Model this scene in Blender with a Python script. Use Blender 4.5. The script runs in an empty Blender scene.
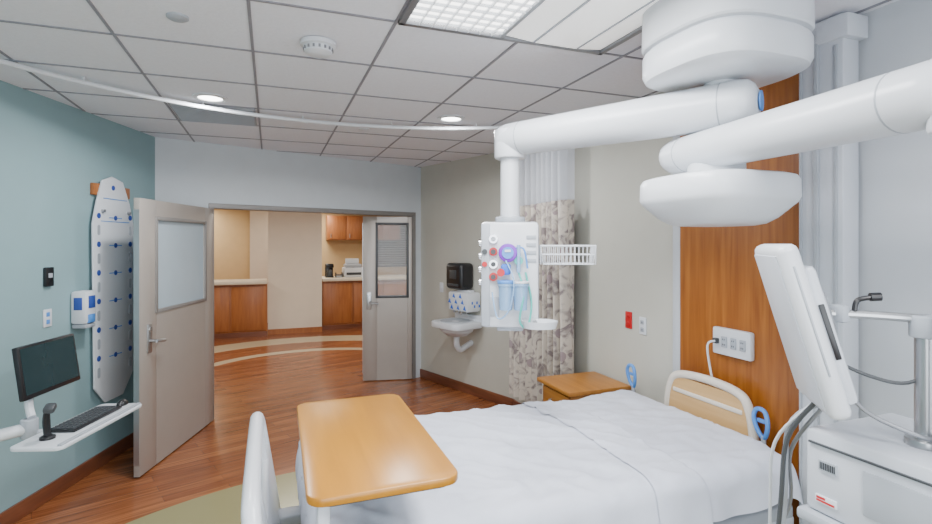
import bpy, bmesh, math, random
from mathutils import Vector, Matrix, noise
random.seed(4)
R = math.radians

# ---------------------------------------------------------------- materials
def new_mat(name):
    m = bpy.data.materials.new(name); m.use_nodes = True
    nt = m.node_tree
    return m, nt, nt.nodes["Principled BSDF"]

def mat(name, col, rough=0.5, metal=0.0, var=0.04, scale=6.0, emit=0.0, alpha=1.0, trans=0.0, bump=0.0, spec=0.5):
    m, nt, b = new_mat(name)
    tc = nt.nodes.new("ShaderNodeTexCoord")
    nz = nt.nodes.new("ShaderNodeTexNoise"); nz.inputs["Scale"].default_value = scale
    nz.inputs["Detail"].default_value = 4
    nt.links.new(tc.outputs["Object"], nz.inputs["Vector"])
    rp = nt.nodes.new("ShaderNodeValToRGB")
    rp.color_ramp.elements[0].position = 0.3; rp.color_ramp.elements[1].position = 0.7
    rp.color_ramp.elements[0].color = (*[max(0, c*(1-var)) for c in col], 1)
    rp.color_ramp.elements[1].color = (*[min(1, c*(1+var)) for c in col], 1)
    nt.links.new(nz.outputs["Fac"], rp.inputs["Fac"])
    nt.links.new(rp.outputs["Color"], b.inputs["Base Color"])
    b.inputs["Roughness"].default_value = rough
    b.inputs["Metallic"].default_value = metal
    b.inputs["Specular IOR Level"].default_value = spec
    b.inputs["Alpha"].default_value = alpha
    b.inputs["Transmission Weight"].default_value = trans
    if emit:
        b.inputs["Emission Color"].default_value = (*col, 1)
        b.inputs["Emission Strength"].default_value = emit
    if bump:
        bp = nt.nodes.new("ShaderNodeBump"); bp.inputs["Strength"].default_value = bump
        bp.inputs["Distance"].default_value = 0.01
        nt.links.new(nz.outputs["Fac"], bp.inputs["Height"])
        nt.links.new(bp.outputs["Normal"], b.inputs["Normal"])
    return m

def wood(name, c1, c2, stretch=(12, 12, 1.0), rough=0.38):
    m, nt, b = new_mat(name)
    tc = nt.nodes.new("ShaderNodeTexCoord"); mp = nt.nodes.new("ShaderNodeMapping")
    mp.inputs["Scale"].default_value = stretch
    nt.links.new(tc.outputs["Object"], mp.inputs["Vector"])
    nz = nt.nodes.new("ShaderNodeTexNoise"); nz.inputs["Scale"].default_value = 2.2
    nz.inputs["Detail"].default_value = 8; nz.inputs["Distortion"].default_value = 0.6
    nt.links.new(mp.outputs["Vector"], nz.inputs["Vector"])
    rp = nt.nodes.new("ShaderNodeValToRGB")
    rp.color_ramp.elements[0].position = 0.3; rp.color_ramp.elements[1].position = 0.72
    rp.color_ramp.elements[0].color = (*c1, 1); rp.color_ramp.elements[1].color = (*c2, 1)
    nt.links.new(nz.outputs["Fac"], rp.inputs["Fac"])
    nt.links.new(rp.outputs["Color"], b.inputs["Base Color"])
    b.inputs["Roughness"].default_value = rough
    return m

def emis(name, col, s):
    m = bpy.data.materials.new(name); m.use_nodes = True
    nt = m.node_tree; nt.nodes.clear()
    e = nt.nodes.new("ShaderNodeEmission"); o = nt.nodes.new("ShaderNodeOutputMaterial")
    e.inputs[0].default_value = (*col, 1); e.inputs[1].default_value = s
    nt.links.new(e.outputs[0], o.inputs[0]); return m

def floor_mat():
    m, nt, b = new_mat("floor_vinyl")
    N = nt.nodes; L = nt.links
    geo = N.new("ShaderNodeNewGeometry")
    mp = N.new("ShaderNodeMapping"); mp.inputs["Rotation"].default_value = (0, 0, R(-19.3))
    L.new(geo.outputs["Position"], mp.inputs["Vector"])
    br = N.new("ShaderNodeTexBrick"); br.offset = 0.37
    br.inputs["Scale"].default_value = 1.0
    br.inputs["Brick Width"].default_value = 1.1; br.inputs["Row Height"].default_value = 0.10
    br.inputs["Mortar Size"].default_value = 0.0015
    br.inputs["Color1"].default_value = (0.335, 0.122, 0.046, 1)
    br.inputs["Color2"].default_value = (0.205, 0.064, 0.024, 1)
    br.inputs["Mortar"].default_value = (0.13, 0.04, 0.016, 1)
    L.new(mp.outputs["Vector"], br.inputs["Vector"])
    mp2 = N.new("ShaderNodeMapping"); mp2.inputs["Scale"].default_value = (1.5, 30, 1)
    L.new(mp.outputs["Vector"], mp2.inputs["Vector"])
    nz = N.new("ShaderNodeTexNoise"); nz.inputs["Scale"].default_value = 1.6; nz.inputs["Detail"].default_value = 6
    L.new(mp2.outputs["Vector"], nz.inputs["Vector"])
    rp = N.new("ShaderNodeValToRGB")
    rp.color_ramp.elements[0].position = .3; rp.color_ramp.elements[1].position = .75
    rp.color_ramp.elements[0].color = (.56, .54, .52, 1); rp.color_ramp.elements[1].color = (1.3, 1.3, 1.3, 1)
    L.new(nz.outputs["Fac"], rp.inputs["Fac"])
    mul = N.new("ShaderNodeMix"); mul.data_type = 'RGBA'; mul.blend_type = 'MULTIPLY'
    mul.inputs["Factor"].default_value = 1
    L.new(br.outputs["Color"], mul.inputs["A"]); L.new(rp.outputs["Color"], mul.inputs["B"])
    cur = mul.outputs["Result"]
    def dist(cx, cy):
        sep = N.new("ShaderNodeVectorMath"); sep.operation = 'MULTIPLY'
        sep.inputs[1].default_value = (1, 1, 0); L.new(geo.outputs["Position"], sep.inputs[0])
        d = N.new("ShaderNodeVectorMath"); d.operation = 'DISTANCE'
        d.inputs[1].default_value = (cx, cy, 0); L.new(sep.outputs[0], d.inputs[0])
        return d.outputs["Value"]
    def mth(op, a, v):
        x = N.new("ShaderNodeMath"); x.operation = op
        L.new(a, x.inputs[0])
        if isinstance(v, (int, float)): x.inputs[1].default_value = v
        else: L.new(v, x.inputs[1])
        return x.outputs[0]
    def over(cur, fac, col):
        x = N.new("ShaderNodeMix"); x.data_type = 'RGBA'
        L.new(fac, x.inputs["Factor"]); L.new(cur, x.inputs["A"]); x.inputs["B"].default_value = (*col, 1)
        return x.outputs["Result"]
    sx = N.new("ShaderNodeSeparateXYZ"); L.new(geo.outputs["Position"], sx.inputs[0])
    beyond = mth('GREATER_THAN', sx.outputs["Y"], 7.3)
    d2 = dist(.58, 7.02)
    band = mth('MULTIPLY', mth('MULTIPLY', mth('GREATER_THAN', d2, 1.74), mth('LESS_THAN', d2, 1.93)), beyond)
    cur = over(cur, band, (.50, .42, .28))
    far = mth('MULTIPLY', mth('MULTIPLY', mth('GREATER_THAN', d2, 2.55), mth('LESS_THAN', d2, 3.1)), beyond)
    cur = over(cur, far, (.50, .42, .28))
    d1 = dist(.52, 1.81)
    cur = over(cur, mth('LESS_THAN', d1, 2.40), (.25, .23, .11))
    L.new(cur, b.inputs["Base Color"])
    b.inputs["Roughness"].default_value = 0.22
    return m

def curtain_mat():
    m, nt, b = new_mat("curtain_print"); N = nt.nodes; L = nt.links
    tc = N.new("ShaderNodeTexCoord"); v = N.new("ShaderNodeTexVoronoi"); v.inputs["Scale"].default_value = 5.5
    L.new(tc.outputs["Object"], v.inputs["Vector"])
    nz = N.new("ShaderNodeTexNoise"); nz.inputs["Scale"].default_value = 9; nz.inputs["Detail"].default_value = 3
    nz.inputs["Distortion"].default_value = 1.5
    L.new(tc.outputs["Object"], nz.inputs["Vector"])
    rp = N.new("ShaderNodeValToRGB"); e = rp.color_ramp.elements
    e[0].position = .36; e[0].color = (.22, .18, .18, 1); e[1].position = .54; e[1].color = (.58, .52, .45, 1)
    L.new(nz.outputs["Fac"], rp.inputs["Fac"])
    mx = N.new("ShaderNodeMix"); mx.data_type = 'RGBA'; mx.inputs["B"].default_value = (.32, .25, .26, 1)
    lt = N.new("ShaderNodeMath"); lt.operation = 'LESS_THAN'; lt.inputs[1].default_value = .22
    L.new(v.outputs["Distance"], lt.inputs[0]); L.new(lt.outputs[0], mx.inputs["Factor"])
    L.new(rp.outputs["Color"], mx.inputs["A"]); L.new(mx.outputs["Result"], b.inputs["Base Color"])
    b.inputs["Roughness"].default_value = .9
    return m

M_floor = floor_mat()
M_teal = mat("paint_teal", (.245, .37, .395), .55, var=.02)
M_back = mat("paint_pale_grey", (.54, .58, .61), .6, var=.02)
M_greige = mat("paint_greige", (.50, .49, .43), .6, var=.02)
M_grey = mat("paint_grey", (.50, .525, .56), .6, var=.02)
M_cream = mat("paint_cream", (.74, .66, .55), .6, var=.02)
M_tan = mat("paint_tan", (.60, .43, .22), .6, var=.03)
M_tile = mat("ceiling_tile", (.78, .785, .84), .9, var=.025, scale=60, bump=.12)
M_tbar = mat("ceiling_tbar", (.24, .24, .27), .5)
M_base = wood("baseboard_wood", (.12, .04, .02), (.22, .075, .035), (1, 1, 10))
M_white = mat("white_plastic", (.64, .665, .70), .3, var=.015)
M_white2 = mat("white_enamel", (.54, .57, .62), .3, var=.015)
M_lgrey = mat("light_grey_plastic", (.37, .40, .44), .4)
M_mgrey = mat("mid_grey_metal", (.25, .26, .28), .35, .5)
M_dgrey = mat("dark_grey", (.05, .055, .06), .4)
M_black = mat("black_plastic", (.012, .012, .014), .3)
M_chrome = mat("chrome", (.75, .76, .78), .15, 1.0)
M_steel = mat("brushed_steel", (.45, .46, .47), .3, .9)
M_door = mat("door_greige", (.39, .355, .32), .36, .25, var=.02)
M_frame = mat("door_frame_paint", (.22, .21, .20), .4, .1)
M_frost = mat("frosted_glass", (.40, .49, .55), .22, var=.02)
M_glass = mat("clear_glass", (.9, .95, .95), .02, var=0, alpha=.18)
M_woodp = wood("headwall_wood", (.23, .066, .010), (.39, .135, .022), (14, 14, .8))
M_woodt = wood("table_wood", (.34, .140, .007), (.43, .185, .011), (9, .7, 9), .3)
M_woodn = wood("nightstand_wood", (.32, .12, .016), (.43, .18, .028), (12, 1, 12))
M_woodc = wood("cabinet_wood", (.30, .10, .028), (.42, .155, .045), (10, 10, 1))
M_hbw = wood("headboard_wood", (.52, .31, .12), (.60, .38, .17), (12, 1, 12))
M_sheet = mat("white_linen", (.575, .605, .69), .85, var=.015, scale=30, bump=.1)
M_mattr = mat("mattress_cover", (.45, .50, .58), .7)
M_blue = mat("blue_plastic", (.03, .14, .60), .35)
M_lblue = mat("light_blue_plastic", (.08, .26, .66), .35)
M_purple = mat("purple_plastic", (.20, .02, .50), .35)
M_red = mat("red_plastic", (.50, .010, .015), .35)
M_green = mat("teal_tube", (.05, .45, .38), .35)
M_clear = mat("clear_canister", (.30, .50, .76), .1, var=.02, alpha=.7)
M_navy = mat("navy_print", (.03, .07, .32), .5)
M_screen = mat("dark_screen", (.012, .03, .035), .12)
M_curt = curtain_mat()
M_net = mat("curtain_mesh", (.72, .74, .80), .9, var=.02, alpha=.5)
M_vent = mat("vent_grey", (.30, .31, .33), .5, var=.2, scale=150)
M_amber = mat("cream_frame_plastic", (.66, .61, .53), .4)
E_lamp = emis("lamp_louver", (1, .99, .97), 5.5)
E_down = emis("lamp_down", (1, .98, .95), 12.0)
M_refl = mat("reflector_white_glow", (.85, .85, .84), .3, emit=.7)  # own emission stands in for lamp light falling on the white reflector
M_ctop = mat("counter_top", (.70, .63, .50), .3)

# ---------------------------------------------------------------- builder
class B:
    def __init__(s, name, loc=(0, 0, 0), rz=0.0, rot=None):
        s.name = name; s.bm = bmesh.new(); s.mats = []
        s.M = Matrix.Translation(Vector(loc)) @ (rot if rot else Matrix.Rotation(rz, 4, 'Z'))
    def mi(s, m):
        if m not in s.mats: s.mats.append(m)
        return s.mats.index(m)
    def add(s, t, m):
        i = s.mi(m)
        for f in t.faces: f.material_index = i
        bmesh.ops.recalc_face_normals(t, faces=t.faces[:])
        me = bpy.data.meshes.new("t"); t.to_mesh(me); t.free()
        s.bm.from_mesh(me); bpy.data.meshes.remove(me)
    def box(s, c, size, m, bev=0.0, rot=None, seg=2):
        t = bmesh.new(); bmesh.ops.create_cube(t, size=1)
        bmesh.ops.scale(t, vec=size, verts=t.verts)
        if bev: bmesh.ops.bevel(t, geom=t.edges[:], offset=bev, segments=seg, affect='EDGES', profile=.5)
        mm = Matrix.Translation(Vector(c)) @ (rot if rot else Matrix.Identity(4))
        t.transform(mm); s.add(t, m)
    def bb(s, lo, hi, m, bev=0.0, seg=2):
        s.box([(a+b)/2 for a, b in zip(lo, hi)], [abs(b-a) for a, b in zip(lo, hi)], m, bev, seg=seg)
    def cyl(s, p0, p1, r, m, r2=None, n=24, bev=0.0):
        p0, p1 = Vector(p0), Vector(p1); d = p1-p0
        t = bmesh.new()
        bmesh.ops.create_cone(t, cap_ends=True, segments=n, radius1=r, radius2=r if r2 is None else r2, depth=d.length)
        if bev:
            es = [e for e in t.edges if any(len(f.verts) > 4 for f in e.link_faces)]
            bmesh.ops.bevel(t, geom=es, offset=bev, segments=2, affect='EDGES', profile=.5)
        t.transform(Matrix.Translation((p0+p1)/2) @ d.to_track_quat('Z', 'Y').to_matrix().to_4x4())
        s.add(t, m)
    def lathe(s, prof, c, m, n=40, sx=1, sy=1, rot=None, sq=0.0):
        t = bmesh.new(); rings = []
        def sh(a):
            if not sq: return 1.0
            e = 2+sq*4
            return 1/((abs(math.cos(a))**e+abs(math.sin(a))**e)**(1/e))
        for r, z in prof:
            if r < 1e-5: rings.append([t.verts.new((0, 0, z))])
            else: rings.append([t.verts.new((r*sh(2*math.pi*k/n)*math.cos(2*math.pi*k/n)*sx, r*sh(2*math.pi*k/n)*math.sin(2*math.pi*k/n)*sy, z)) for k in range(n)])
        for a, b in zip(rings, rings[1:]):
            for k in range(n):
                k2 = (k+1) % n
                if len(a) == 1 and len(b) == 1: continue
                if len(a) == 1: t.faces.new((a[0], b[k], b[k2]))
                elif len(b) == 1: t.faces.new((a[k], a[k2], b[0]))
                else: t.faces.new((a[k], a[k2], b[k2], b[k]))
        t.transform(Matrix.Translation(Vector(c)) @ (rot if rot else Matrix.Identity(4)))
        s.add(t, m)
    def tube(s, pts, r, m, n=10, smooth=True, closed=False, sub=6, flat=1.0):
        P = [Vector(p) for p in pts]; rs = r if isinstance(r, (list, tuple)) else [r]*len(P)
        if smooth and len(P) > 2:
            Q = []; RR = []; k = len(P); rng = range(k if closed else k-1)
            for i in rng:
                if closed: a, b, c, d = P[(i-1) % k], P[i], P[(i+1) % k], P[(i+2) % k]
                else: a, b, c, d = P[max(i-1, 0)], P[i], P[i+1], P[min(i+2, k-1)]
                for j in range(sub):
                    u = j/sub
                    Q.append(0.5*((2*b)+(c-a)*u+(2*a-5*b+4*c-d)*u*u+(3*b-a-3*c+d)*u**3))
                    RR.append(rs[i]*(1-u)+rs[(i+1) % k]*u)
            if not closed: Q.append(P[-1]); RR.append(rs[-1])
            P, rs = Q, RR
        t = bmesh.new(); rings = []; k = len(P); up = None
        for i in range(k):
            if closed: T = (P[(i+1) % k]-P[i-1])
            else: T = P[min(i+1, k-1)]-P[max(i-1, 0)]
            T.normalize()
            if up is None:
                up = Vector((0, 0, 1)) if abs(T.z) < .9 else Vector((1, 0, 0))
            up = (up-T*up.dot(T))
            if up.length < 1e-4: up = T.orthogonal()
            up.normalize(); w = T.cross(up)
            rings.append([t.verts.new(P[i]+(up*math.cos(2*math.pi*j/n)+w*flat*math.sin(2*math.pi*j/n))*rs[i]) for j in range(n)])
        for i in range(k if closed else k-1):
            a, b = rings[i], rings[(i+1) % k]
            for j in range(n): t.faces.new((a[j], a[(j+1) % n], b[(j+1) % n], b[j]))
        if not closed:
            t.faces.new(rings[0]); t.faces.new(rings[-1])
        s.add(t, m)
    def prism(s, poly, y0, y1, m, bev=0.0, axis='XZ'):
        t = bmesh.new()
        if axis == 'XZ': vs = [t.verts.new((x, y0, z)) for x, z in poly]; ex = Vector((0, y1-y0, 0))
        else: vs = [t.verts.new((x, z, y0)) for x, z in poly]; ex = Vector((0, 0, y1-y0))
        f = t.faces.new(vs)
        r = bmesh.ops.extrude_face_region(t, geom=[f])
        bmesh.ops.translate(t, vec=ex, verts=[v for v in r['geom'] if isinstance(v, bmesh.types.BMVert)])
        if bev:
            bmesh.ops.recalc_face_normals(t, faces=t.faces[:])
            es = [e for e in t.edges if any(len(f.verts) == len(poly) for f in e.link_faces)]
            bmesh.ops.bevel(t, geom=es, offset=bev, segments=2, affect='EDGES', profile=.5)
        s.add(t, m)
    def grid(s, fn, nu, nv, m):
        t = bmesh.new()
        V = [[t.verts.new(fn(i/nu, j/nv)) for j in range(nv+1)] for i in range(nu+1)]
        for i in range(nu):
            for j in range(nv): t.faces.new((V[i][j], V[i+1][j], V[i+1][j+1], V[i][j+1]))
        s.add(t, m)
    def done(s, ang=35, parent=None):
        me = bpy.data.meshes.new(s.name); s.bm.to_mesh(me); s.bm.free()
        for m in s.mats: me.materials.append(m)
        for p in me.polygons: p.use_smooth = True
        me.set_sharp_from_angle(angle=R(ang))
        o = bpy.data.objects.new(s.name, me); bpy.context.scene.collection.objects.link(o)
        if parent:
            o.parent = parent; o.matrix_parent_inverse = parent.matrix_basis.inverted()
        o.matrix_basis = s.M
        return o

def rpoly(x0, z0, x1, z1, r, n=5):
    out = []
    for cx, cz, a0 in ((x1-r, z1-r, 0), (x0+r, z1-r, 90), (x0+r, z0+r, 180), (x1-r, z0+r, 270)):
        for k in range(n+1):
            a = R(a0+90*k/n); out.append((cx+r*math.cos(a), cz+r*math.sin(a)))
    return out

H = 2.74
# ---------------------------------------------------------------- shell
CL = Vector((-1.01, 5.57)); CR = Vector((1.84, 6.57)); HC = Vector((2.40, 4.95))
LW = Vector((-2.25, 1.77))
b = B("floor"); b.bb((-4.2, -1.8, -.1), (4.8, 13.2, 0), M_floor); b.done()
def ngon(b, pts, z0, z1, m): b.prism([(p[0], p[1]) for p in pts], z0, z1, m, axis='XY')
room = [(-2.35, -1.5), (2.4, -1.5), (HC.x, HC.y), (CR.x, CR.y), (CL.x, CL.y), (LW.x, LW.y)]
b = B("ceiling"); ngon(b, room, H, H+.1, M_tile); b.done()

def inside(x, y):
    c = False; n = len(room)
    for i in range(n):
        x1, y1 = room[i]; x2, y2 = room[(i+1) % n]
        if (y1 > y) != (y2 > y) and x < (x2-x1)*(y-y1)/(y2-y1)+x1: c = not c
    return c
b = B("trim_ceiling_grid")
def runs(fn, lo, hi):
    st = None; k = lo
    while k <= hi:
        ok = fn(k)
        if ok and st is None: st = k
        if not ok and st is not None: yield st, k; st = None
        k += .02
    if st is not None: yield st, hi
x = -.085-.61*4
while x < 2.4:
    for a, c in runs(lambda y: inside(x, y), -1.48, 7): b.bb((x-.007, a, H-.005), (x+.007, c-.02, H), M_tbar)
    x += .61
y = 2.28-.61*6
while y < 6.6:
    for a, c in runs(lambda q: inside(q, y), -2.5, 2.4): b.bb((a, y-.007, H-.0055), (c-.02, y+.007, H-.0005), M_tbar)
    y += .61
b.done()

def wall(name, p, q, m, z0=0, z1=H, th=.12, out=1, ext=0):
    p, q = Vector(p[:2]), Vector(q[:2]); d = (q-p); L = d.length; a = math.atan2(d.y, d.x)
    b = B(name, (p.x, p.y, 0), a)
    b.bb((-ext, 0, z0), (L+ext, th*out, z1), m); return b.done()
wall("wall_left", CL, LW, M_teal, out=-1)
wall("wall_left_front", LW, (-2.35, -1.5), M_teal, out=-1)
wall("wall_rear", (-2.35, -1.5), (2.4, -1.5), M_grey, out=-1)
wall("wall_right_near", (2.4, -1.5), (2.4, 1.6), M_grey, out=-1)
wall("wall_right", (2.4, 1.6), HC, M_greige, out=-1)
wall("wall_right_sink", HC, CR, M_greige, out=-1)
bd = (CR-CL).normalized(); ba = math.atan2(bd.y, bd.x); BL = (CR-CL).length
b = B("wall_back", (CL.x, CL.y, 0), ba)
b.bb((-.12, 0, 0), (.46, .12, H), M_back); b.bb((.46, 0, 2.14), (2.93, .12, H), M_back); b.bb((2.93, 0, 0), (BL+.02, .12, H), M_back)
b.done()
b = B("trim_door_frame", (CL.x, CL.y, 0), ba)
b.bb((.46, -.015, 0), (.51, .135, 2.14), M_frame, .004); b.bb((2.88, -.015, 0), (2.93, .135, 2.14), M_frame, .004)
b.bb((.46, -.016, 2.095), (2.93, .136, 2.145), M_frame, .004); b.done()

def base(name, p, q, off=.0):
    p, q = Vector(p[:2]), Vector(q[:2]); d = q-p; a = math.atan2(d.y, d.x)
    b = B(name, (p.x, p.y, 0), a); b.bb((.0, 0.001, 0), (d.length, .018, .11), M_base, .004); b.done()
base("baseboard_left", CL, LW)
base("baseboard_left_front", LW, (-2.35, -1.5))
base("baseboard_right_sink", HC, CR); base("baseboard_right", (2.4, -1.5), (2.4, 4.95))
b = B("baseboard_back", (CL.x, CL.y, 0), ba); b.bb((.01, -.018, 0), (.45, 0, .11), M_base, .004); b.done()

# corridor
b = B("ceiling_corridor"); ngon(b, [(-4.2, 5.2), (-1.2, 5.6), (CL.x-.05, CL.y+.13), (CR.x-.04, CR.y+.13), (2.6, 5.2), (4.8, 5.2), (4.8, 13.2), (-4.2, 13.2)], 2.6, 2.7, M_tile); b.done()
wall("wall_corridor_left", (-4.2, 13.2), (-4.2, 5.0), M_tan, out=1)
wall("wall_corridor_right", (4.8, 5.0), (4.8, 13.2), M_cream, out=1)
wall("wall_corridor_back", (-4.2, 13.0), (4.8, 13.0), M_tan, out=1)
wall("wall_corridor_near_left", (-4.2, 5.4), (-1.13, 5.4), M_cream, out=1)
wall("wall_corridor_near_right", (2.6, 5.2), (4.8, 5.2), M_cream, out=1)
b = B("wall_corridor_pier"); b.bb((-.045, 10.62, 0), (.95, 10.85, 2.6), M_cream); b.bb((-.42, 12.2, 0), (-.05, 12.9, 2.6), M_cream); b.done()
b = B("baseboard_corridor_pier"); b.bb((-.05, 10.60, 0), (.955, 10.619, .1), M_woodc); b.done()

def counter(name, x0, x1, y0, y1):
    b = B(name)
    b.bb((x0, y0+.04, 0), (x1, y1, .98), M_woodc, .004)
    n = max(1, int((x1-x0)/.55))
    for k in range(n):
        w = (x1-x0)/n
        b.bb((x0+k*w+.02, y0+.02, .12), (x0+(k+1)*w-.02, y0+.045, .94), M_woodc, .006)
    b.bb((x0, y0+.03, 0), (x1, y0+.06, .09), M_base)
    b.bb((x0-.0, y0-.04, .98), (x1+.0, y1+.02, 1.04), M_ctop, .01)
    b.done()
counter("nurse_station_counter", -2.6, -.06, 10.45, 11.1)
counter("nurse_station_counter", .97, 3.4, 10.75, 11.45)
b = B("wall_cabinet")
b.bb((1.25, 12.6, 1.82), (3.0, 12.99, 2.4), M_woodc, .005)
for k in range(4):
    b.bb((1.27+k*.4375, 12.58, 1.84), (1.27+(k+1)*.4375-.03, 12.605, 2.38), M_woodc, .01)
    b.cyl((1.33+k*.4375, 12.56, 1.87), (1.33+k*.4375, 12.56, 1.97), .008, M_steel, n=8)
b.done()
b = B("printer", (1.62, 11.1, 1.04))
b.bb((-.2, -.18, 0), (.2, .18, .2), M_white, .02); b.bb((-.17, -.15, .2), (.17, .16, .27), M_lgrey, .02)
b.bb((-.15, -.19, .05), (.15, -.175, .1), M_dgrey); b.bb((-.14, .08, .27), (.14, .12, .38), M_white, .01, ); b.done()
b = B("coffee_maker", (1.14, 11.1, 1.04))
b.bb((-.08, -.1, 0), (.08, .1, .03), M_black, .005); b.bb((-.08, .02, 0), (.08, .1, .27), M_black, .01); b.bb((-.08, -.1, .2), (.08, .1, .28), M_black, .01)
b.lathe([(0, 0), (.06, 0), (.065, .06), (.045, .13), (.0, .13)], (0, -.04, .03), M_dgrey, 16); b.done()
b = B("paper_tray", (1.33, 11.05, 1.04)); b.bb((-.07, -.1, 0), (.07, .1, .01), M_dgrey); b.bb((-.07, -.1, .05), (.07, .1, .06), M_dgrey); b.bb((-.06, -.08, .011), (.06, .09, .035), M_white)
for x in (-.068, .062): b.bb((x, -.1, 0), (x+.006, .1, .1), M_dgrey)
b.done()
b = B("window_1")
b.bb((2.3, 12.96, 1.15), (3.4, 13.0, 2.35), M_black)
for k in range(20): b.box((2.85, 12.93, 1.2+k*.058), (1.06, .045, .006), M_base, rot=Matrix.Rotation(R(25), 4, 'X'))
b.bb((2.26, 12.92, 2.33), (3.44, 13.0, 2.4), M_base, .005); b.done()

# ---------------------------------------------------------------- doors
hd = Vector((-.545, 5.66)); fd = Vector((-.93, 4.47)); dv = fd-hd; Lf = dv.length
b = B("door_1", (hd.x, hd.y, 0), math.atan2(dv.y, dv.x))
def leaf(b, L, wx0, wx1, wz0, wz1, glass, hx, fr):
    b.bb((0, -.022, .012), (wx0, .022, 2.085), M_door, .002); b.bb((wx1, -.022, .012), (L, .022, 2.085), M_door, .002)
    b.bb((wx0, -.022, .012), (wx1, .022, wz0), M_door); b.bb((wx0, -.022, wz1), (wx1, .022, 2.085), M_door)
    b.bb((wx0, -.004, wz0), (wx1, .004, wz1), glass)
    for s in (-1, 1):
        y0, y1 = (.018, .03) if s > 0 else (-.03, -.018)
        b.bb((wx0-.02, y0, wz0-.02), (wx0+.01, y1, wz1+.02), fr, .003); b.bb((wx1-.01, y0, wz0-.02), (wx1+.02, y1, wz1+.02), fr, .003)
        b.bb((wx0+.01, y0, wz0-.02), (wx1-.01, y1, wz0+.01), fr, .003); b.bb((wx0+.01, y0, wz1-.01), (wx1-.01, y1, wz1+.02), fr, .003)
        Y = s*.022
        b.box((hx, Y+s*.006, 1.02), (.06, .012, .22), M_steel, .005)
        b.cyl((hx, Y, 1.0), (hx, Y+s*.06, 1.0), .012, M_steel)
        b.tube([(hx, Y+s*.058, 1.0), (hx-.05, Y+s*.062, .995), (hx-.12, Y+s*.058, .985)], .013, M_steel)
        b.cyl((hx, Y+s*.01, 1.09), (hx, Y+s*.02, 1.09), .018, M_chrome)
    for z in (.25, 1.05, 1.85): b.cyl((0, -.028, z-.05), (0, -.028, z+.05), .009, M_steel, n=12)
    b.bb((L-.001, -.020, .1), (L+.004, .020, 2.0), M_steel)
leaf(b, Lf, .18, 1.02, 1.22, 1.94, M_frost, 1.13, M_frame); b.done()
h2 = Vector((1.70, 6.50)); f2 = Vector((1.094, 6.62)); dv = f2-h2
b = B("door_2", (h2.x, h2.y, 0), math.atan2(dv.y, dv.x)); leaf(b, dv.length, .06, .44, 1.07, 1.99, M_glass, .54, M_dgrey); b.done()

# ---------------------------------------------------------------- ceiling fixtures
b = B("smoke_detector", (.22, 2.65, H-.005))
b.lathe([(0, 0), (.085, 0), (.085, -.02), (.07, -.025), (.066, -.05), (.045, -.062), (0, -.062)], (0, 0, 0), M_white)
for k in range(16):
    a = k*math.pi/8; b.box((.069*math.cos(a), .069*math.sin(a), -.036), (.006, .010, .014), M_mgrey, rot=Matrix.Rotation(a, 4, 'Z'))
b.done()
for nm, x, y in (("sprinkler_cover", -.38, 2.57), ("sprinkler_cover", .76, 4.54)):
    b = B(nm, (x, y, H)); b.lathe([(0, 0), (.045, 0), (.045, -.008), (.035, -.014), (0, -.014)], (0, 0, 0), M_lgrey if y < 3 else M_white); b.done()
for x, y in ((-.383, 3.916), (1.34, 3.90)):
    b = B("recessed_downlight", (x, y, H))
    b.lathe([(.08, 0), (.11, 0), (.112, -.008), (.08, -.012), (.075, -.003)], (0, 0, 0), M_white)
    b.lathe([(0, -.003), (.078, -.003), (.078, -.006), (0, -.006)], (0, 0, 0), E_down); b.done()
b = B("air_vent", (-.39, 4.412, H-.008)); b.box((0, 0, 0), (.57, .57, .012), M_vent, .003)
for k in range(14): b.box((0, -.26+k*.04, -.008), (.54, .006, .004), M_lgrey)
b.done()
b = B("ceiling_light_fixture")
x0, x1, y0, y1 = .53, 1.60, 1.07, 2.27
for lo, hi in (((x0, y0), (x1, y0+.03)), ((x0, y1-.03), (x1, y1)), ((x0, y0), (x0+.03, y1)), ((x1-.03, y0), (x1, y1))):
    b.bb((lo[0], lo[1], H-.022), (hi[0], hi[1], H), M_mgrey, .004)
b.bb((1.01, y0+.03, H-.022), (1.03, y1-.03, H), M_lgrey, .004)
b.bb((x0+.03, y0+.03, H-.006), (1.01, y1-.03, H-.001), E_lamp)
for k in range(1, 8): b.bb((x0+.03+k*.058, y0+.03, H-.022), (x0+.033+k*.058, y1-.03, H-.008), M_white)
for k in range(1, 20): b.bb((x0+.03, y0+.03+k*.058, H-.021), (1.01, y0+.033+k*.058, H-.008), M_white)
b.prism([(1.035, H-.002), (1.565, H-.002), (1.565, H-.010), (1.42, H-.024), (1.2, H-.024), (1.035, H-.010)], y0+.05, y1-.04, M_refl)
b.bb((1.18, y0+.06, H-.028), (1.19, y1-.05, H-.022), M_lgrey); b.bb((1.42, y0+.06, H-.028), (1.43, y1-.05, H-.022), M_lgrey)
b.done()
for (x, y) in ((-.9, .2), (.9, -.4)):
    b = B("ceiling_fill_panel", (x, y, H)); b.bb((-.3, -.6, -.012), (.3, .6, 0), M_white, .003); b.bb((-.27, -.57, -.016), (.27, .57, -.011), E_lamp); b.done()  # added glowing panel, out of view behind the camera, to brighten the room

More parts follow.
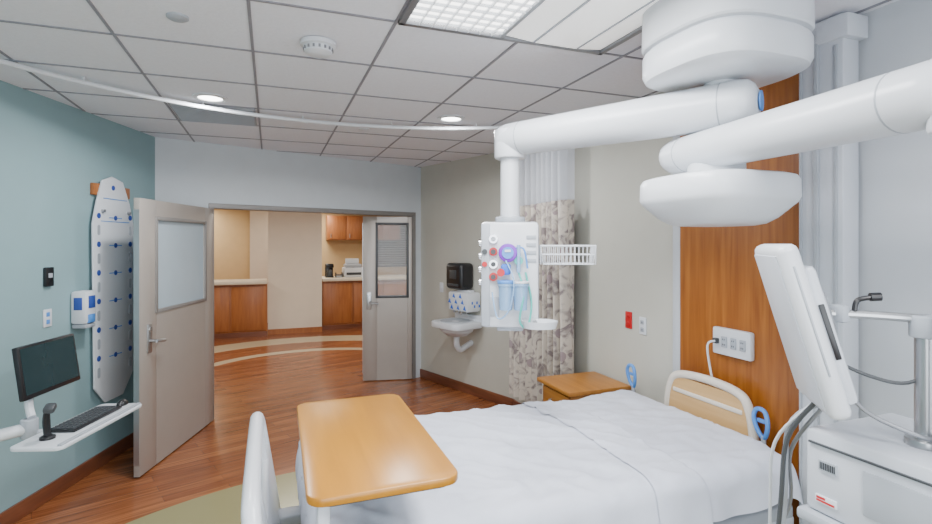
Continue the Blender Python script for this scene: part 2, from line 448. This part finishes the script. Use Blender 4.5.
# curtain track + curtain
c0 = Vector((.52, 1.81)); pts = []
for k in range(29):
    a = R(146-k*(146-54)/28); pts.append((c0.x+2.45*math.cos(a), c0.y+2.45*math.sin(a), H-.035))
pts += [(2.12, 3.72, H-.035), (2.22, 3.9, H-.035), (2.24, 4.62, H-.035)]
b = B("curtain_track"); b.tube(pts, .015, M_white, n=8, sub=2)
for p in pts[::5]: b.cyl((p[0], p[1], H-.035), (p[0], p[1], H), .006, M_white, n=8)
b.done()
b = B("privacy_curtain")
def cf(z0, z1):
    def f(u, v):
        z = z0+(z1-z0)*v; y = 3.60+1.04*u
        a = .05+.012*math.sin(u*9)
        return Vector((2.245+a*math.sin(u*math.pi*2*10+.5*math.sin(z*2)), y+.012*math.sin(u*60+z), z))
    return f
b.grid(cf(.27, 2.10), 240, 16, M_curt); b.grid(cf(2.10, 2.68), 240, 4, M_net); b.done(80)

# ---------------------------------------------------------------- headwall
b = B("wood_wall_panel"); b.bb((2.375, 1.68, .0), (2.40, 2.55, H), M_woodp, .003); b.done()
b = B("trim_1"); b.bb((2.38, 2.555, 0), (2.40, 2.62, H), M_grey, .004); b.done()
b = B("service_column")
b.bb((2.27, 1.50, 0), (2.374, 1.70, H-.01), M_white2, .008)
b.bb((2.255, 1.60, 0), (2.27, 1.62, H-.04), M_lgrey, .003); b.bb((2.255, 1.47, 2.62), (2.39, 1.72, 2.72), M_white2, .01); b.bb((2.262, 1.52, 0), (2.27, 1.535, 2.6), M_lgrey, .002); b.bb((2.262, 1.68, 0), (2.27, 1.69, 2.6), M_lgrey, .002); b.done()
b = B("wall_outlet_panel", (2.375, 2.14, 1.205), R(90))
b.bb((-.125, 0, -.075), (.125, .035, .075), M_white, .01)
for x in (-.08, -.02, .04):
    b.bb((x-.018, .035, -.03), (x+.018, .042, .03), M_lgrey, .003)
    for z in (-.014, .014): b.bb((x-.007, .042, z-.004), (x-.004, .0435, z+.004), M_black); b.bb((x+.004, .042, z-.004), (x+.007, .0435, z+.004), M_black)
b.box((.09, .045, 0), (.03, .025, .03), M_dgrey, .005)
b.tube([(.085, .055, 0), (.11, .085, -.03), (.11, .055, -.2), (.07, .035, -.4), (.07, .035, -.9)], .006, M_white); b.done()
for nm, y, z, m in (("emergency_outlet_plate", 3.07, 1.20, M_red), ("wall_outlet_plate", 2.92, 1.18, M_white)):
    b = B(nm, (2.40, y, z), R(90)); b.bb((-.035, 0, -.06), (.035, .008, .06), m, .003)
    for k in (-.025, .025): b.bb((-.016, .008, k-.014), (.016, .012, k+.014), m if m is M_red else M_lgrey, .003); b.bb((-.006, .012, k-.005), (-.004, .0128, k+.005), M_black); b.bb((.004, .012, k-.005), (.006, .0128, k+.005), M_black)
    b.done()

# nightstand
b = B("nightstand")
b.bb((1.90, 3.03, .06), (2.36, 3.42, .72), M_woodn, .004); b.bb((1.86, 3.0, .72), (2.37, 3.45, .75), M_woodn, .008)
for z0, z1 in ((.10, .38), (.40, .54), (.56, .70)):
    b.bb((1.885, 3.05, z0), (1.902, 3.40, z1), M_woodn, .004); b.tube([(1.885, 3.17, (z0+z1)/2), (1.865, 3.18, (z0+z1)/2), (1.865, 3.27, (z0+z1)/2), (1.885, 3.28, (z0+z1)/2)], .005, M_steel)
for x in (1.94, 2.32):
    for y in (3.07, 3.38): b.cyl((x, y, 0), (x, y, .06), .02, M_black, n=12)
b.done()

# ---------------------------------------------------------------- bed
X0, X1, Y0, Y1, ZT = .13, 2.23, 1.66, 2.83, .78
b = B("hospital_bed")
b.bb((X0+.03, Y0+.05, .56), (X1-.02, Y1-.05, .745), M_mattr, .05, 3)
hw = (Y1-Y0)/2; yc = (Y0+Y1)/2; rr = .07
def arc(s, half):
    a = abs(s); fl = half-rr
    if a <= fl: o, dz = a, 0
    elif a <= fl+rr*math.pi/2:
        th = (a-fl)/rr; o = fl+rr*math.sin(th); dz = rr*(1-math.cos(th))
    else: o = half+.02*math.sin((a-fl-rr*math.pi/2)*5); dz = rr+(a-fl-rr*math.pi/2)
    return math.copysign(o, s), dz
def bl(xa, xb, lift, drop, seed, skew=0.0):
    S = hw-rr+rr*math.pi/2+drop
    def f(u, v):
        y, dz = arc((2*v-1)*S, hw+lift)
        x = xa+(xb-xa)*u+skew*(-y)*u
        e = max(0, (X0+.09-x)/.09); dz2 = .09*(1-math.sqrt(max(0, 1-min(1, e)**2)))
        e2 = max(0, (x-(X1-.07))/.07); dz2 += .07*(1-math.sqrt(max(0, 1-min(1, e2)**2)))
        p = Vector((x*2.2+1, (yc+y)*2.2, dz*3))
        w = noise.noise(p)*.018+noise.noise(p*3.1)*.012+.004*noise.noise(Vector((x*18, y*3+1, 0)))
        q = noise.noise(Vector((x*5+y*7, x*2-y*1.5+1, 3)))
        w += .022*max(0, .2-abs(q))*2
        q2 = noise.noise(Vector((x*3-y*9, y*2+x+5, 7))); w += .015*max(0, .15-abs(q2))*2
        top = max(0, 1-dz*6)
        crown = .02*(1-(y/hw)**2)*top
        # hem of an upper layer tapers down onto the layer below
        hemf = min(1.0, (1-u)/.02) if skew else 1.0
        L = lift*(.55+.45*hemf)
        z = ZT+L-dz-dz2+crown+w*top
        yy = yc+y
        if dz > .05:
            k = min(1, (dz-.05)*6); yy += math.copysign(1, y)*k*(.012*math.sin(x*23+3*noise.noise(Vector((x*2, seed, 0))))+.01)
        hem = .02*noise.noise(Vector((x*3, seed+4, 1)))*min(1, dz*4)
        xo = x+(.008*math.sin(y*9)+.012*noise.noise(Vector((y*4, 2, 2))) if (skew and u > .9) else 0)*(u-.9)*10
        return Vector((xo, yy, z+hem))
    return f
b.grid(bl(X0, X1, 0, .10, 1.0), 150, 90, M_sheet)
b.grid(bl(X0+.004, 1.62, .008, .14, 1.0, .05), 150, 90, M_sheet)
b.grid(bl(1.42, 1.645, .014, .13, 1.0, .05), 30, 90, M_sheet)
b.grid(lambda u, v: Vector((X0+.005-.012*math.sin(v*3)-.006*math.sin(u*40), Y0+.05+(Y1-Y0-.10)*u, .70-.17*v)), 50, 6, M_sheet)
b.bb((X0+.02, Y0+.04, .48), (X1+.02, Y1-.04, .555), M_lgrey, .02)
for y in (Y0+.06, Y1-.06): b.bb((X0, y-.02, .44), (2.25, y+.02, .50), M_white2, .012)
for x in (.75, 1.75): b.bb((x-.10, yc-.14, .24), (x+.10, yc+.14, .50), M_lgrey, .03)
b.bb((.55, Y0+.12, .17), (2.15, Y1-.12, .25), M_white2, .03)
for x in (.62, 2.08):
    for y in (Y0+.14, Y1-.14):
        b.cyl((x, y-.02, .075), (x, y+.02, .075), .075, M_dgrey, bev=.01); b.cyl((x, y, .14), (x, y, .2), .02, M_mgrey, n=12)
# footboard (slanted frame with grip slots)
yl, yh = Y0+.03, Y1-.10
def FB(y, z): return (.015-.075*(z-.45)/.47, y, z)
b.tube([FB(yl, .42), FB(yl, .60), FB(yl+.005, .80), FB(yl+.05, .885), FB(yl+.15, .915), FB(yc, .925), FB(yh-.15, .925), FB(yh-.04, .905), FB(yh-.002, .83), FB(yh, .60), FB(yh, .42)], .030, M_white, n=12)
b.box((.0, (yl+yh)/2, .61), (.035, yh-yl-.02, .33), M_white, .012, rot=Matrix.Rotation(R(-9), 4, 'Y'))
for y in (yl+.28, yh-.20): b.tube([FB(y, .74), FB(y, .92)], .024, M_white, smooth=False)
b.bb((.0, yl+.1, .44), (.2, yl+.2, .49), M_lgrey, .01); b.bb((.0, yh-.2, .44), (.2, yh-.1, .49), M_lgrey, .01)
# headboard
ya, yb = 1.95, 2.56; hx = 2.29
b.tube([(hx, ya, .50), (hx, ya, .74), (hx, ya+.03, .90), (hx, ya+.10, .965), (hx, (ya+yb)/2, .985), (hx, yb-.10, .965), (hx, yb-.03, .90), (hx, yb, .74), (hx, yb, .50)], .024, M_amber, n=12)
bx = bmesh.new()
pl = rpoly(ya+.02, .55, yb-.02, .955, .07)
vs = [bx.verts.new((hx-.012, y, z)) for y, z in pl]; f = bx.faces.new(vs); r = bmesh.ops.extrude_face_region(bx, geom=[f])
bmesh.ops.translate(bx, vec=(.024, 0, 0), verts=[v for v in r['geom'] if isinstance(v, bmesh.types.BMVert)]); b.add(bx, M_hbw)
b.bb((hx-.018, ya+.06, .86), (hx+.018, yb-.06, .885), M_amber, .005)
b.bb((2.15, ya, .48), (2.30, yb, .53), M_lgrey, .01)
for y in (2.86, 1.88):
    b.tube([(2.26, y, .50), (2.27, y, .70), (2.27, y, .80)], .012, M_lgrey)
    b.tube([(2.27, y, .79), (2.26, y-.028, .83), (2.25, y-.038, .89), (2.25, y-.02, .93), (2.25, y+.02, .93), (2.25, y+.038, .89), (2.26, y+.028, .83)], .011, M_lblue, closed=True)
    b.box((2.26, y, .875), (.012, .05, .02), M_lblue, .004)
b.tube([(2.26, 2.86, .50), (2.24, 2.72, .50)], .012, M_lgrey, smooth=False)
b.tube([(2.26, 1.88, .50), (2.22, 1.9, .50)], .012, M_lgrey, smooth=False)
for s, y in ((-1, Y0-.035), (1, Y1+.035)):
    b.tube([(1.25, y, .30), (1.22, y, .42), (1.30, y, .50), (1.95, y, .50), (2.03, y, .42), (2.0, y, .30)], .016, M_white)
    b.bb((1.28, y-.012, .30), (1.97, y+.012, .47), M_white, .01)
    for x in (1.4, 1.85): b.bb((x-.02, min(y, y-s*.09), .44), (x+.02, max(y, y-s*.09), .47), M_mgrey)
b.done(50)

# overbed table
b = B("overbed_table")
TP = [(x-.012*(y < 1.8), y) for x, y in rpoly(.10, 1.395, .527, 2.27, .05, 7)]
b.prism(TP, 1.060, 1.085, M_woodt, .006, axis='XY')
b.prism(rpoly(.115, 1.42, .50, 2.255, .045, 7), 1.048, 1.0598, M_dgrey, axis='XY')
b.bb((.12, 1.47, 1.022), (.17, 2.0, 1.048), M_white2, .006)
b.bb((.12, 1.47, .45), (.155, 1.51, 1.03), M_white2, .008); b.bb((.11, 1.46, .06), (.165, 1.52, .6), M_white2, .01)
b.bb((.11, 1.40, .05), (.175, 2.15, .09), M_white2, .01)
b.bb((-.02, 1.38, .05), (.38, 1.44, .09), M_white2, .01); b.bb((-.02, 2.1, .05), (.38, 2.16, .09), M_white2, .01)
for x in (.0, .36):
    for y in (1.41, 2.13): b.cyl((x, y-.012, .026), (x, y+.012, .026), .026, M_black, n=16)
b.done()

# ---------------------------------------------------------------- boom
b = B("medical_supply_boom")
ax = (1.725, 1.615)
b.lathe([(0, H), (.275, H), (.278, 2.57), (.272, 2.562), (.255, 2.558), (.255, 2.55), (.268, 2.545), (.275, 2.53), (.275, 2.455), (.264, 2.43), (.235, 2.415), (0, 2.408)], (ax[0], ax[1], 0), M_white, 72, sq=.28)
b.cyl((ax[0]+.02, ax[1]+.03, 2.0), (ax[0]+.02, ax[1]+.03, 2.42), .065, M_white)
def arm(p, q, r, r2=None, flat=1.0):
    p, q = Vector(p), Vector(q); d = (q-p).normalized(); L = (q-p).length; r2 = r2 or r
    P = []; rs = []
    for k, f in ((0, .45), (.015, .75), (.035, .93), (.07, 1.0), (.3, 1.0), (L-.3, 1), (L-.07, 1), (L-.035, .92), (L-.015, .72), (L, .4)):
        P.append(p+d*k); rs.append((r+(r2-r)*k/L)*f)
    b.tube(P, rs, M_white, n=28, smooth=False, flat=flat)
    for k in (.13, L-.16):
        ra = (r+(r2-r)*k/L); b.tube([p+d*k, p+d*(k+.005)], ra*1.010, M_lgrey, n=28, smooth=False, flat=flat)
arm((1.79, 1.50, 2.305), (1.17, 2.60, 2.305), .098, .086)
b.cyl((1.79, 1.495, 2.305), (1.793, 1.49, 2.305), .04, M_lblue)
b.cyl((1.207, 2.537, 2.20), (1.207, 2.537, 2.36), .085, M_white, bev=.015)
b.cyl((1.207, 2.537, 1.86), (1.207, 2.537, 2.22), .052, M_white)
b.cyl((1.207, 2.537, 1.86), (1.207, 2.537, 1.89), .08, M_lgrey, bev=.008)
arm((1.695, 1.88, 2.13), (1.575, .74, 2.13), .078, .086, 1.15)
hz = -.035
b.lathe([(0, 2.055+hz), (.225, 2.055+hz), (.245, 2.048+hz), (.255, 2.03+hz), (.257, 1.965+hz), (.248, 1.945+hz), (.19, 1.885+hz), (.155, 1.862+hz), (.12, 1.855+hz), (0, 1.853+hz)], (1.715, 1.64, 0), M_white, 72, sq=.4)
b.cyl((1.715, 1.64, 1.98), (1.715, 1.64, 2.1), .11, M_white)
b.cyl((1.585, .755, 2.02), (1.585, .755, 2.21), .075, M_white, bev=.015)
b.cyl((1.585, .755, 1.206), (1.585, .755, 2.05), .03, M_white)
boom = b.done()

ox, oy = 1.207, 2.537
b = B("service_head", (ox, oy, 0), R(154))
b.box((0, 0, 1.585), (.30, .22, .55), M_white, .02)
b.box((.125, .112, 1.585), (.045, .012, .53), M_lgrey, .004)
b.box((0, .0, 1.30), (.14, .12, .03), M_lgrey, .01)
for z, m in ((1.77, M_lgrey), (1.705, M_red), (1.64, M_dgrey), (1.575, M_red)):
    b.cyl((.085, .105, z), (.085, .128, z), .022, m if m is M_red else M_chrome, n=20); b.cyl((.085, .128, z), (.085, .134, z), .013, m if m is not M_red else M_dgrey, n=16)
for z, m in ((1.705, M_dgrey), (1.64, M_red)):
    b.cyl((.13, .112, z), (.13, .125, z), .014, m, n=16)
b.cyl((.01, .11, 1.70), (.01, .16, 1.70), .048, M_purple, bev=.006); b.cyl((.01, .16, 1.70), (.01, .165, 1.70), .030, M_lblue); b.box((.01, .167, 1.71), (.03, .004, .012), M_white)
b.cyl((.045, .11, 1.60), (.045, .17, 1.60), .02, M_red, n=16); b.box((.02, .14, 1.615), (.05, .05, .055), M_blue, .01)
b.cyl((-.045, .11, 1.66), (-.045, .15, 1.66), .022, M_green); b.cyl((-.045, .15, 1.60), (-.045, .15, 1.74), .010, M_clear)
for x, m in ((.02, M_clear), (-.055, M_clear)):
    b.lathe([(0, 0), (.032, 0), (.038, .12), (.042, .122), (.042, .135), (0, .137)], (x, .155, 1.41), m, 24)
    b.box((x, .12, 1.53), (.03, .03, .03), M_lgrey, .004)
b.cyl((.02, .155, 1.545), (.02, .155, 1.56), .044, M_lblue, bev=.003)
b.cyl((-.055, .155, 1.545), (-.055, .155, 1.556), .044, M_white, bev=.003)
b.tube([(-.045, .15, 1.6), (-.07, .18, 1.5), (-.05, .19, 1.36), (-.09, .17, 1.33), (-.11, .14, 1.45), (-.08, .13, 1.6)], .005, M_green)
b.tube([(.02, .16, 1.66), (-.02, .2, 1.56), (.0, .2, 1.42), (.06, .18, 1.37), (.09, .16, 1.5)], .004, M_clear)
b.tube([(-.02, .13, 1.72), (-.07, .15, 1.72), (-.09, .15, 1.62)], .005, M_lblue)
b.box((.085, .112, 1.42), (.06, .006, .10), M_lgrey, .002)
for k in range(4): b.box((-.11, .112, 1.78-k*.04), (.05, .005, .02), M_lgrey, .002)
for z in (1.75, 1.68, 1.61, 1.54): b.cyl((.15, .02, z), (.165, .02, z), .02, M_chrome, n=16)
b.cyl((-.13, .11, 1.345), (-.13, .17, 1.345), .01, M_steel, n=12)
b.lathe([(0, 0), (.085, 0), (.095, .035), (.09, .035), (.08, .006), (0, .006)], (-.15, .18, 1.325), M_white, 32, sx=.95, sy=.8)
b.done(parent=boom)
b = B("wire_basket", (ox, oy, 0), R(154))
xa, xb, ya_, yb_, za, zb = -.16, -.44, -.08, .09, 1.64, 1.735
for z, ins in ((zb, 0), (za+.05, .006), (za, .012)):
    b.tube([(xa-ins, ya_+ins, z), (xb+ins, ya_+ins, z), (xb+ins, yb_-ins, z), (xa-ins, yb_-ins, z)], .0035 if z < zb else .005, M_white, n=6, smooth=False, closed=True)
for k in range(14):
    x = xa+(xb-xa)*k/13
    b.tube([(x, ya_, zb), (x, ya_+.012, za), (x, yb_-.012, za), (x, yb_, zb)], .0025, M_white, n=6, smooth=False)
for k in range(8):
    y = ya_+(yb_-ya_)*k/7
    b.tube([(xa, y, zb), (xa-.012, y, za), (xb+.012, y, za), (xb, y, zb)], .0025, M_white, n=6, smooth=False)
b.box((-.155, 0, 1.70), (.012, .10, .08), M_lgrey, .003); b.done(parent=boom)

# ---------------------------------------------------------------- near equipment
b = B("patient_monitor")
b.bb((1.49, .68, .965), (1.88, 1.095, 1.205), M_white2, .015)
b.bb((1.483, .70, 1.165), (1.492, 1.08, 1.17), M_dgrey)
b.bb((1.484, 1.00, 1.095), (1.491, 1.05, 1.125), M_lgrey)
for k in range(9): b.bb((1.4825, 1.003+k*.005, 1.10), (1.4845, 1.003+k*.005+.0022, 1.12), M_black)
b.bb((1.484, 1.00, 1.0), (1.491, 1.06, 1.022), M_white, .001); b.bb((1.4835, 1.004, 1.004), (1.4842, 1.056, 1.010), M_red); b.bb((1.4835, 1.03, 1.012), (1.4842, 1.056, 1.019), M_red)
b.bb((1.484, .74, 1.02), (1.491, .93, 1.14), M_lgrey, .003)
b.bb((1.47, .66, .93), (1.90, 1.11, .965), M_lgrey, .01)
b.cyl((1.65, .875, 1.2), (1.65, .875, 1.55), .024, M_steel)
b.cyl((1.65, .875, 1.2), (1.65, .875, 1.225), .045, M_steel, bev=.005)
b.cyl((1.65, .875, 1.495), (1.65, .875, 1.555), .036, M_lgrey, bev=.006)
b.tube([(1.65, .875, 1.545), (1.56, .955, 1.55), (1.49, 1.025, 1.55)], .012, M_steel)
b.box((1.51, 1.01, 1.55), (.035, .05, .05), M_lgrey, .01); b.tube([(1.53, .98, 1.56), (1.535, .975, 1.59), (1.56, .95, 1.60)], .007, M_black)
b.cyl((1.555, .955, 1.60), (1.575, .94, 1.602), .012, M_black)
pm = b.done()
rm = Matrix.Rotation(R(-38), 4, 'Z') @ Matrix.Rotation(R(-16), 4, 'Y')
b = B("display", (1.432, 1.072, 1.515), rot=rm)
b.box((0, 0, 0), (.056, .29, .48), M_white, .022, seg=3)
b.box((-.029, 0, 0), (.006, .245, .43), M_white2, .003)
b.box((.034, 0, -.02), (.042, .26, .38), M_white2, .018)
b.box((.0, -.146, .03), (.005, .004, .30), M_lgrey, .001); b.box((.036, -.131, -.01), (.014, .006, .15), M_black, .002)
b.box((.063, 0, .03), (.03, .10, .10), M_mgrey, .006)
b.done(parent=pm)
b = B("cables")
b.tube([(1.49, .98, 1.34), (1.53, .93, 1.28), (1.60, .84, 1.24), (1.70, .80, 1.22), (1.76, .82, 1.208)], .006, M_mgrey)
b.tube([(1.50, 1.03, 1.42), (1.56, .96, 1.38), (1.62, .90, 1.37), (1.70, .86, 1.42)], .005, M_dgrey)
b.tube([(1.49, 1.06, 1.29), (1.49, 1.15, 1.15), (1.50, 1.18, .95), (1.52, 1.22, .6), (1.6, 1.25, .3)], .007, M_dgrey)
b.tube([(1.50, 1.05, 1.29), (1.51, 1.16, 1.18), (1.53, 1.19, .95), (1.58, 1.24, .6), (1.7, 1.25, .3)], .008, M_lgrey)
b.tube([(1.50, 1.05, 1.27), (1.53, 1.17, 1.10), (1.56, 1.2, .9), (1.5, 1.28, .65), (1.6, 1.3, .3)], .006, M_mgrey)
b.tube([(1.49, 1.07, 1.28), (1.50, 1.20, 1.12), (1.54, 1.25, .9), (1.6, 1.3, .5)], .005, M_white)
b.done(parent=pm)

# ---------------------------------------------------------------- sink wall
en = Vector((.33, -.944)).normalized()
def sw(t): p = CR+en*t; return (p.x, p.y, 0)
sr = math.atan2(en.y, en.x)+math.pi
b = B("wall_sink", sw(1.02), sr)
o = rpoly(-.25, .0, .25, .44, .10, 6)
b.prism(o, .80, .87, M_white, .012, axis='XY')
b.lathe([(.0, .0), (.12, .01), (.19, .06), (.20, .10), (.21, .11), (.0, .11)], (0, .22, .70), M_white, 32, sx=1.05, sy=.9)
b.lathe([(.15, .002), (.165, .004), (.16, .012), (.12, .004), (.0, .001)], (0, .24, .868), M_lgrey, 32, sx=1.1)
b.bb((-.25, 0, .85), (.25, .05, .93), M_white, .012)
b.tube([(.12, .05, .91), (.12, .06, .98), (.12, .12, 1.0), (.10, .18, .96)], .011, M_chrome)
for x in (.04, .19): b.cyl((x, .04, .93), (x, .04, .96), .014, M_chrome, n=12); b.box((x, .07, .965), (.014, .09, .01), M_chrome, .003)
b.tube([(0, .22, .70), (0, .22, .60), (0, .17, .54), (0, .10, .56), (0, .0, .60)], .034, M_white, n=14)
b.done()
b = B("paper_towel_dispenser", sw(.93), sr)
b.box((0, .105, 1.37), (.30, .20, .30), M_black, .045, seg=4); b.box((0, .20, 1.27), (.2, .02, .03), M_dgrey, .005); b.box((.0, .207, 1.39), (.12, .006, .10), M_dgrey, .002); b.done()
b = B("glove_box_holder", sw(1.02), sr)
b.box((0, .11, 1.085), (.36, .20, .22), M_white, .03)
for k in range(8):
    x = -.15+.038*k; z = .995+.065*(k % 3)
    b.prism([(x, z), (x+.05, z+.01), (x+.024, z+.055)], .2095, .2125, M_blue)
for k in range(4):
    b.box((-.181, .04+.035*k, 1.04+.04*(k % 2)), (.003, .02, .03), M_blue)
b.box((0, .09, 1.203), (.2, .10, .02), M_white, .008); b.done()
b = B("wall_switch_plate", sw(.45), sr); b.bb((-.035, 0, 1.14), (.035, .008, 1.26), M_white, .003); b.bb((-.006, .008, 1.19), (.006, .018, 1.21), M_white, .002); b.done()

# ---------------------------------------------------------------- left wall items
ld = (LW-CL).normalized(); lr = math.atan2(ld.y, ld.x)
def lw(t): p = CL+ld*t; return (p.x, p.y, 0)
b = B("patient_transfer_board", lw(.66), lr)
P = [(-.24, .66), (-.10, .50), (.12, .50), (.25, .64), (.27, 1.9), (.22, 2.08), (.16, 2.24), (.04, 2.28), (-.10, 2.25), (-.19, 2.08), (-.25, 1.9)]
b.prism(P, .03, .045, M_white, .004)
for z in (.75, .97, 1.19, 1.41, 1.63, 1.85):
    for x in (-.195, .205):
        b.prism(rpoly(x-.016, z-.04, x+.016, z+.04, .015), .0445, .047, M_lgrey)
        b.cyl((x, .0445, z+.11), (x, .0475, z+.11), .022, M_navy)
    b.box((.0, .046, z+.1), (.16, .003, .007), M_lblue); b.cyl((.0, .0445, z+.1), (.0, .0476, z+.1), .02, M_navy)
b.box((0, .046, 1.92), (.36, .003, .006), M_lblue); b.box((0, .046, 2.10), (.30, .003, .006), M_lblue)
b.cyl((.03, .044, 2.19), (.03, .048, 2.19), .02, M_navy)
b.bb((-.22, .002, 2.12), (.24, .03, 2.21), M_woodc, .004)
for x in (-.16, .17): b.cyl((x, .002, 2.0), (x, .07, 2.0), .012, M_steel, n=12)
b.done()
b = B("hand_sanitizer_dispenser", lw(1.05), lr)
b.box((0, .058, 1.28), (.13, .11, .24), M_white, .02); b.box((0, .10, 1.20), (.09, .03, .07), M_lblue, .01)
b.box((0, .115, 1.32), (.07, .005, .09), M_navy, .002); b.box((.066, .06, 1.31), (.004, .06, .09), M_navy, .002); b.box((0, .058, 1.145), (.11, .10, .03), M_lgrey, .008); b.done()
b = B("wall_thermostat", lw(1.33), lr); b.box((0, .013, 1.52), (.07, .024, .13), M_black, .005); b.box((0, .026, 1.53), (.035, .003, .03), M_lgrey); b.done()
b = B("wall_outlet_plate", lw(1.33), lr); b.box((0, .005, 1.24), (.075, .008, .12), M_white, .003)
for z in (1.215, 1.265): b.box((0, .010, z), (.03, .004, .03), M_lblue, .002)
b.done()

b = B("computer_workstation_arm")
b.tube([(-1.80, 3.05, .735), (-1.6, 3.2, .735), (-1.42, 3.34, .74), (-1.22, 3.46, .75)], .032, M_white, n=14)
b.cyl((-1.22, 3.46, .70), (-1.22, 3.46, .80), .04, M_lgrey, bev=.005)
b.tube([(-1.22, 3.46, .72), (-1.12, 3.48, .71), (-1.02, 3.48, .715)], .02, M_lgrey)
wa = b.done()
da = math.atan2(.951, .31)
b = B("keyboard_tray", (-.98, 3.48, .73), da)
b.prism(rpoly(-.36, -.13, .36, .13, .04), -.006, .012, M_white, .004, axis='XY')
b.bb((-.34, -.12, .012), (.34, -.10, .022), M_lgrey, .003); b.done(parent=wa)
b = B("computer_keyboard", (-.975, 3.54, .7435), da)
b.bb((-.21, -.07, 0), (.20, .07, .016), M_black, .004)
for i in range(13):
    for j in range(5): b.box((-.19+i*.0285, -.052+j*.026, .018), (.022, .020, .008), M_dgrey, .002)
b.done()
b = B("computer_mouse", (-.865, 3.785, .7425), da); b.lathe([(0, .032), (.012, .030), (.024, .018), (.028, 0), (0, 0)], (0, 0, 0), M_black, 24, sx=1.6); b.done()
b = B("barcode_scanner", (-1.075, 3.265, .7425))
b.lathe([(0, 0), (.035, 0), (.035, .012), (.02, .02), (0, .02)], (-.0, 0, 0), M_black, 24); b.tube([(0, 0, .01), (-.005, .0, .09), (0, -.01, .14)], [.016, .018, .014], M_black)
b.box((.01, .0, .155), (.05, .06, .035), M_dgrey, .012, rot=Matrix.Rotation(R(20), 4, 'X')); b.done()
mr = Matrix.Rotation(math.atan2(.435, .122), 4, 'Z') @ Matrix.Rotation(R(-8), 4, 'X')
b = B("computer_monitor", (-1.19, 3.63, 1.05), rot=mr)
b.box((0, 0, 0), (.46, .03, .29), M_black, .008); b.box((0, -.0155, .006), (.425, .002, .25), M_screen); b.box((0, .03, 0), (.2, .04, .14), M_dgrey, .01)
b.tube([(-.03, .03, 0), (-.06, .07, -.08), (-.13, .04, -.18), (-.165, .01, -.245)], .02, M_white); b.done()

# ---------------------------------------------------------------- lights
def area(name, loc, sx, sy, p, rot=(0, 0, 0), col=(.97, .98, 1)):
    l = bpy.data.lights.new(name, 'AREA'); l.shape = 'RECTANGLE'; l.size = sx; l.size_y = sy; l.energy = p; l.color = col
    o = bpy.data.objects.new(name, l); o.location = loc; o.rotation_euler = rot; bpy.context.scene.collection.objects.link(o)
area("lamp_exam", (.79, 1.67, H-.05), .45, 1.1, 56)
area("lamp_fill_panel", (-.9, .2, H-.03), .55, 1.1, 50); area("lamp_fill_panel", (.9, -.4, H-.03), .55, 1.1, 36)  # fill lights under the two added panels behind the camera
area("lamp_fill_rear", (0, -1.42, 1.5), 3.2, 1.8, 105, (R(90), 0, 0), (.88, .94, 1))  # added cool fill light in front of the rear wall, which has no window
for x, y in ((-.383, 3.916), (1.34, 3.90)):
    area("lamp_downlight", (x, y, H-.02), .14, .14, 34)
for x, y in ((.3, 8.0), (2.6, 9.6), (-2.2, 9.4), (.9, 12.0), (-1.6, 12.2)):
    area("lamp_corridor", (x, y, 2.55), .6, 1.2, 44, col=(1, .94, .84))
w = bpy.data.worlds.new("world"); bpy.context.scene.world = w; w.use_nodes = True
w.node_tree.nodes["Background"].inputs[0].default_value = (.8, .9, 1, 1); w.node_tree.nodes["Background"].inputs[1].default_value = .6

# ---------------------------------------------------------------- camera
cam = bpy.data.cameras.new("camera"); co = bpy.data.objects.new("camera", cam); bpy.context.scene.collection.objects.link(co)
co.location = (0, 0, 1.75); co.rotation_euler = (R(90), 0, R(-20.6))
cam.lens = 20.086; cam.sensor_width = 36; cam.shift_y = -.0204; cam.clip_start = .05
bpy.context.scene.camera = co
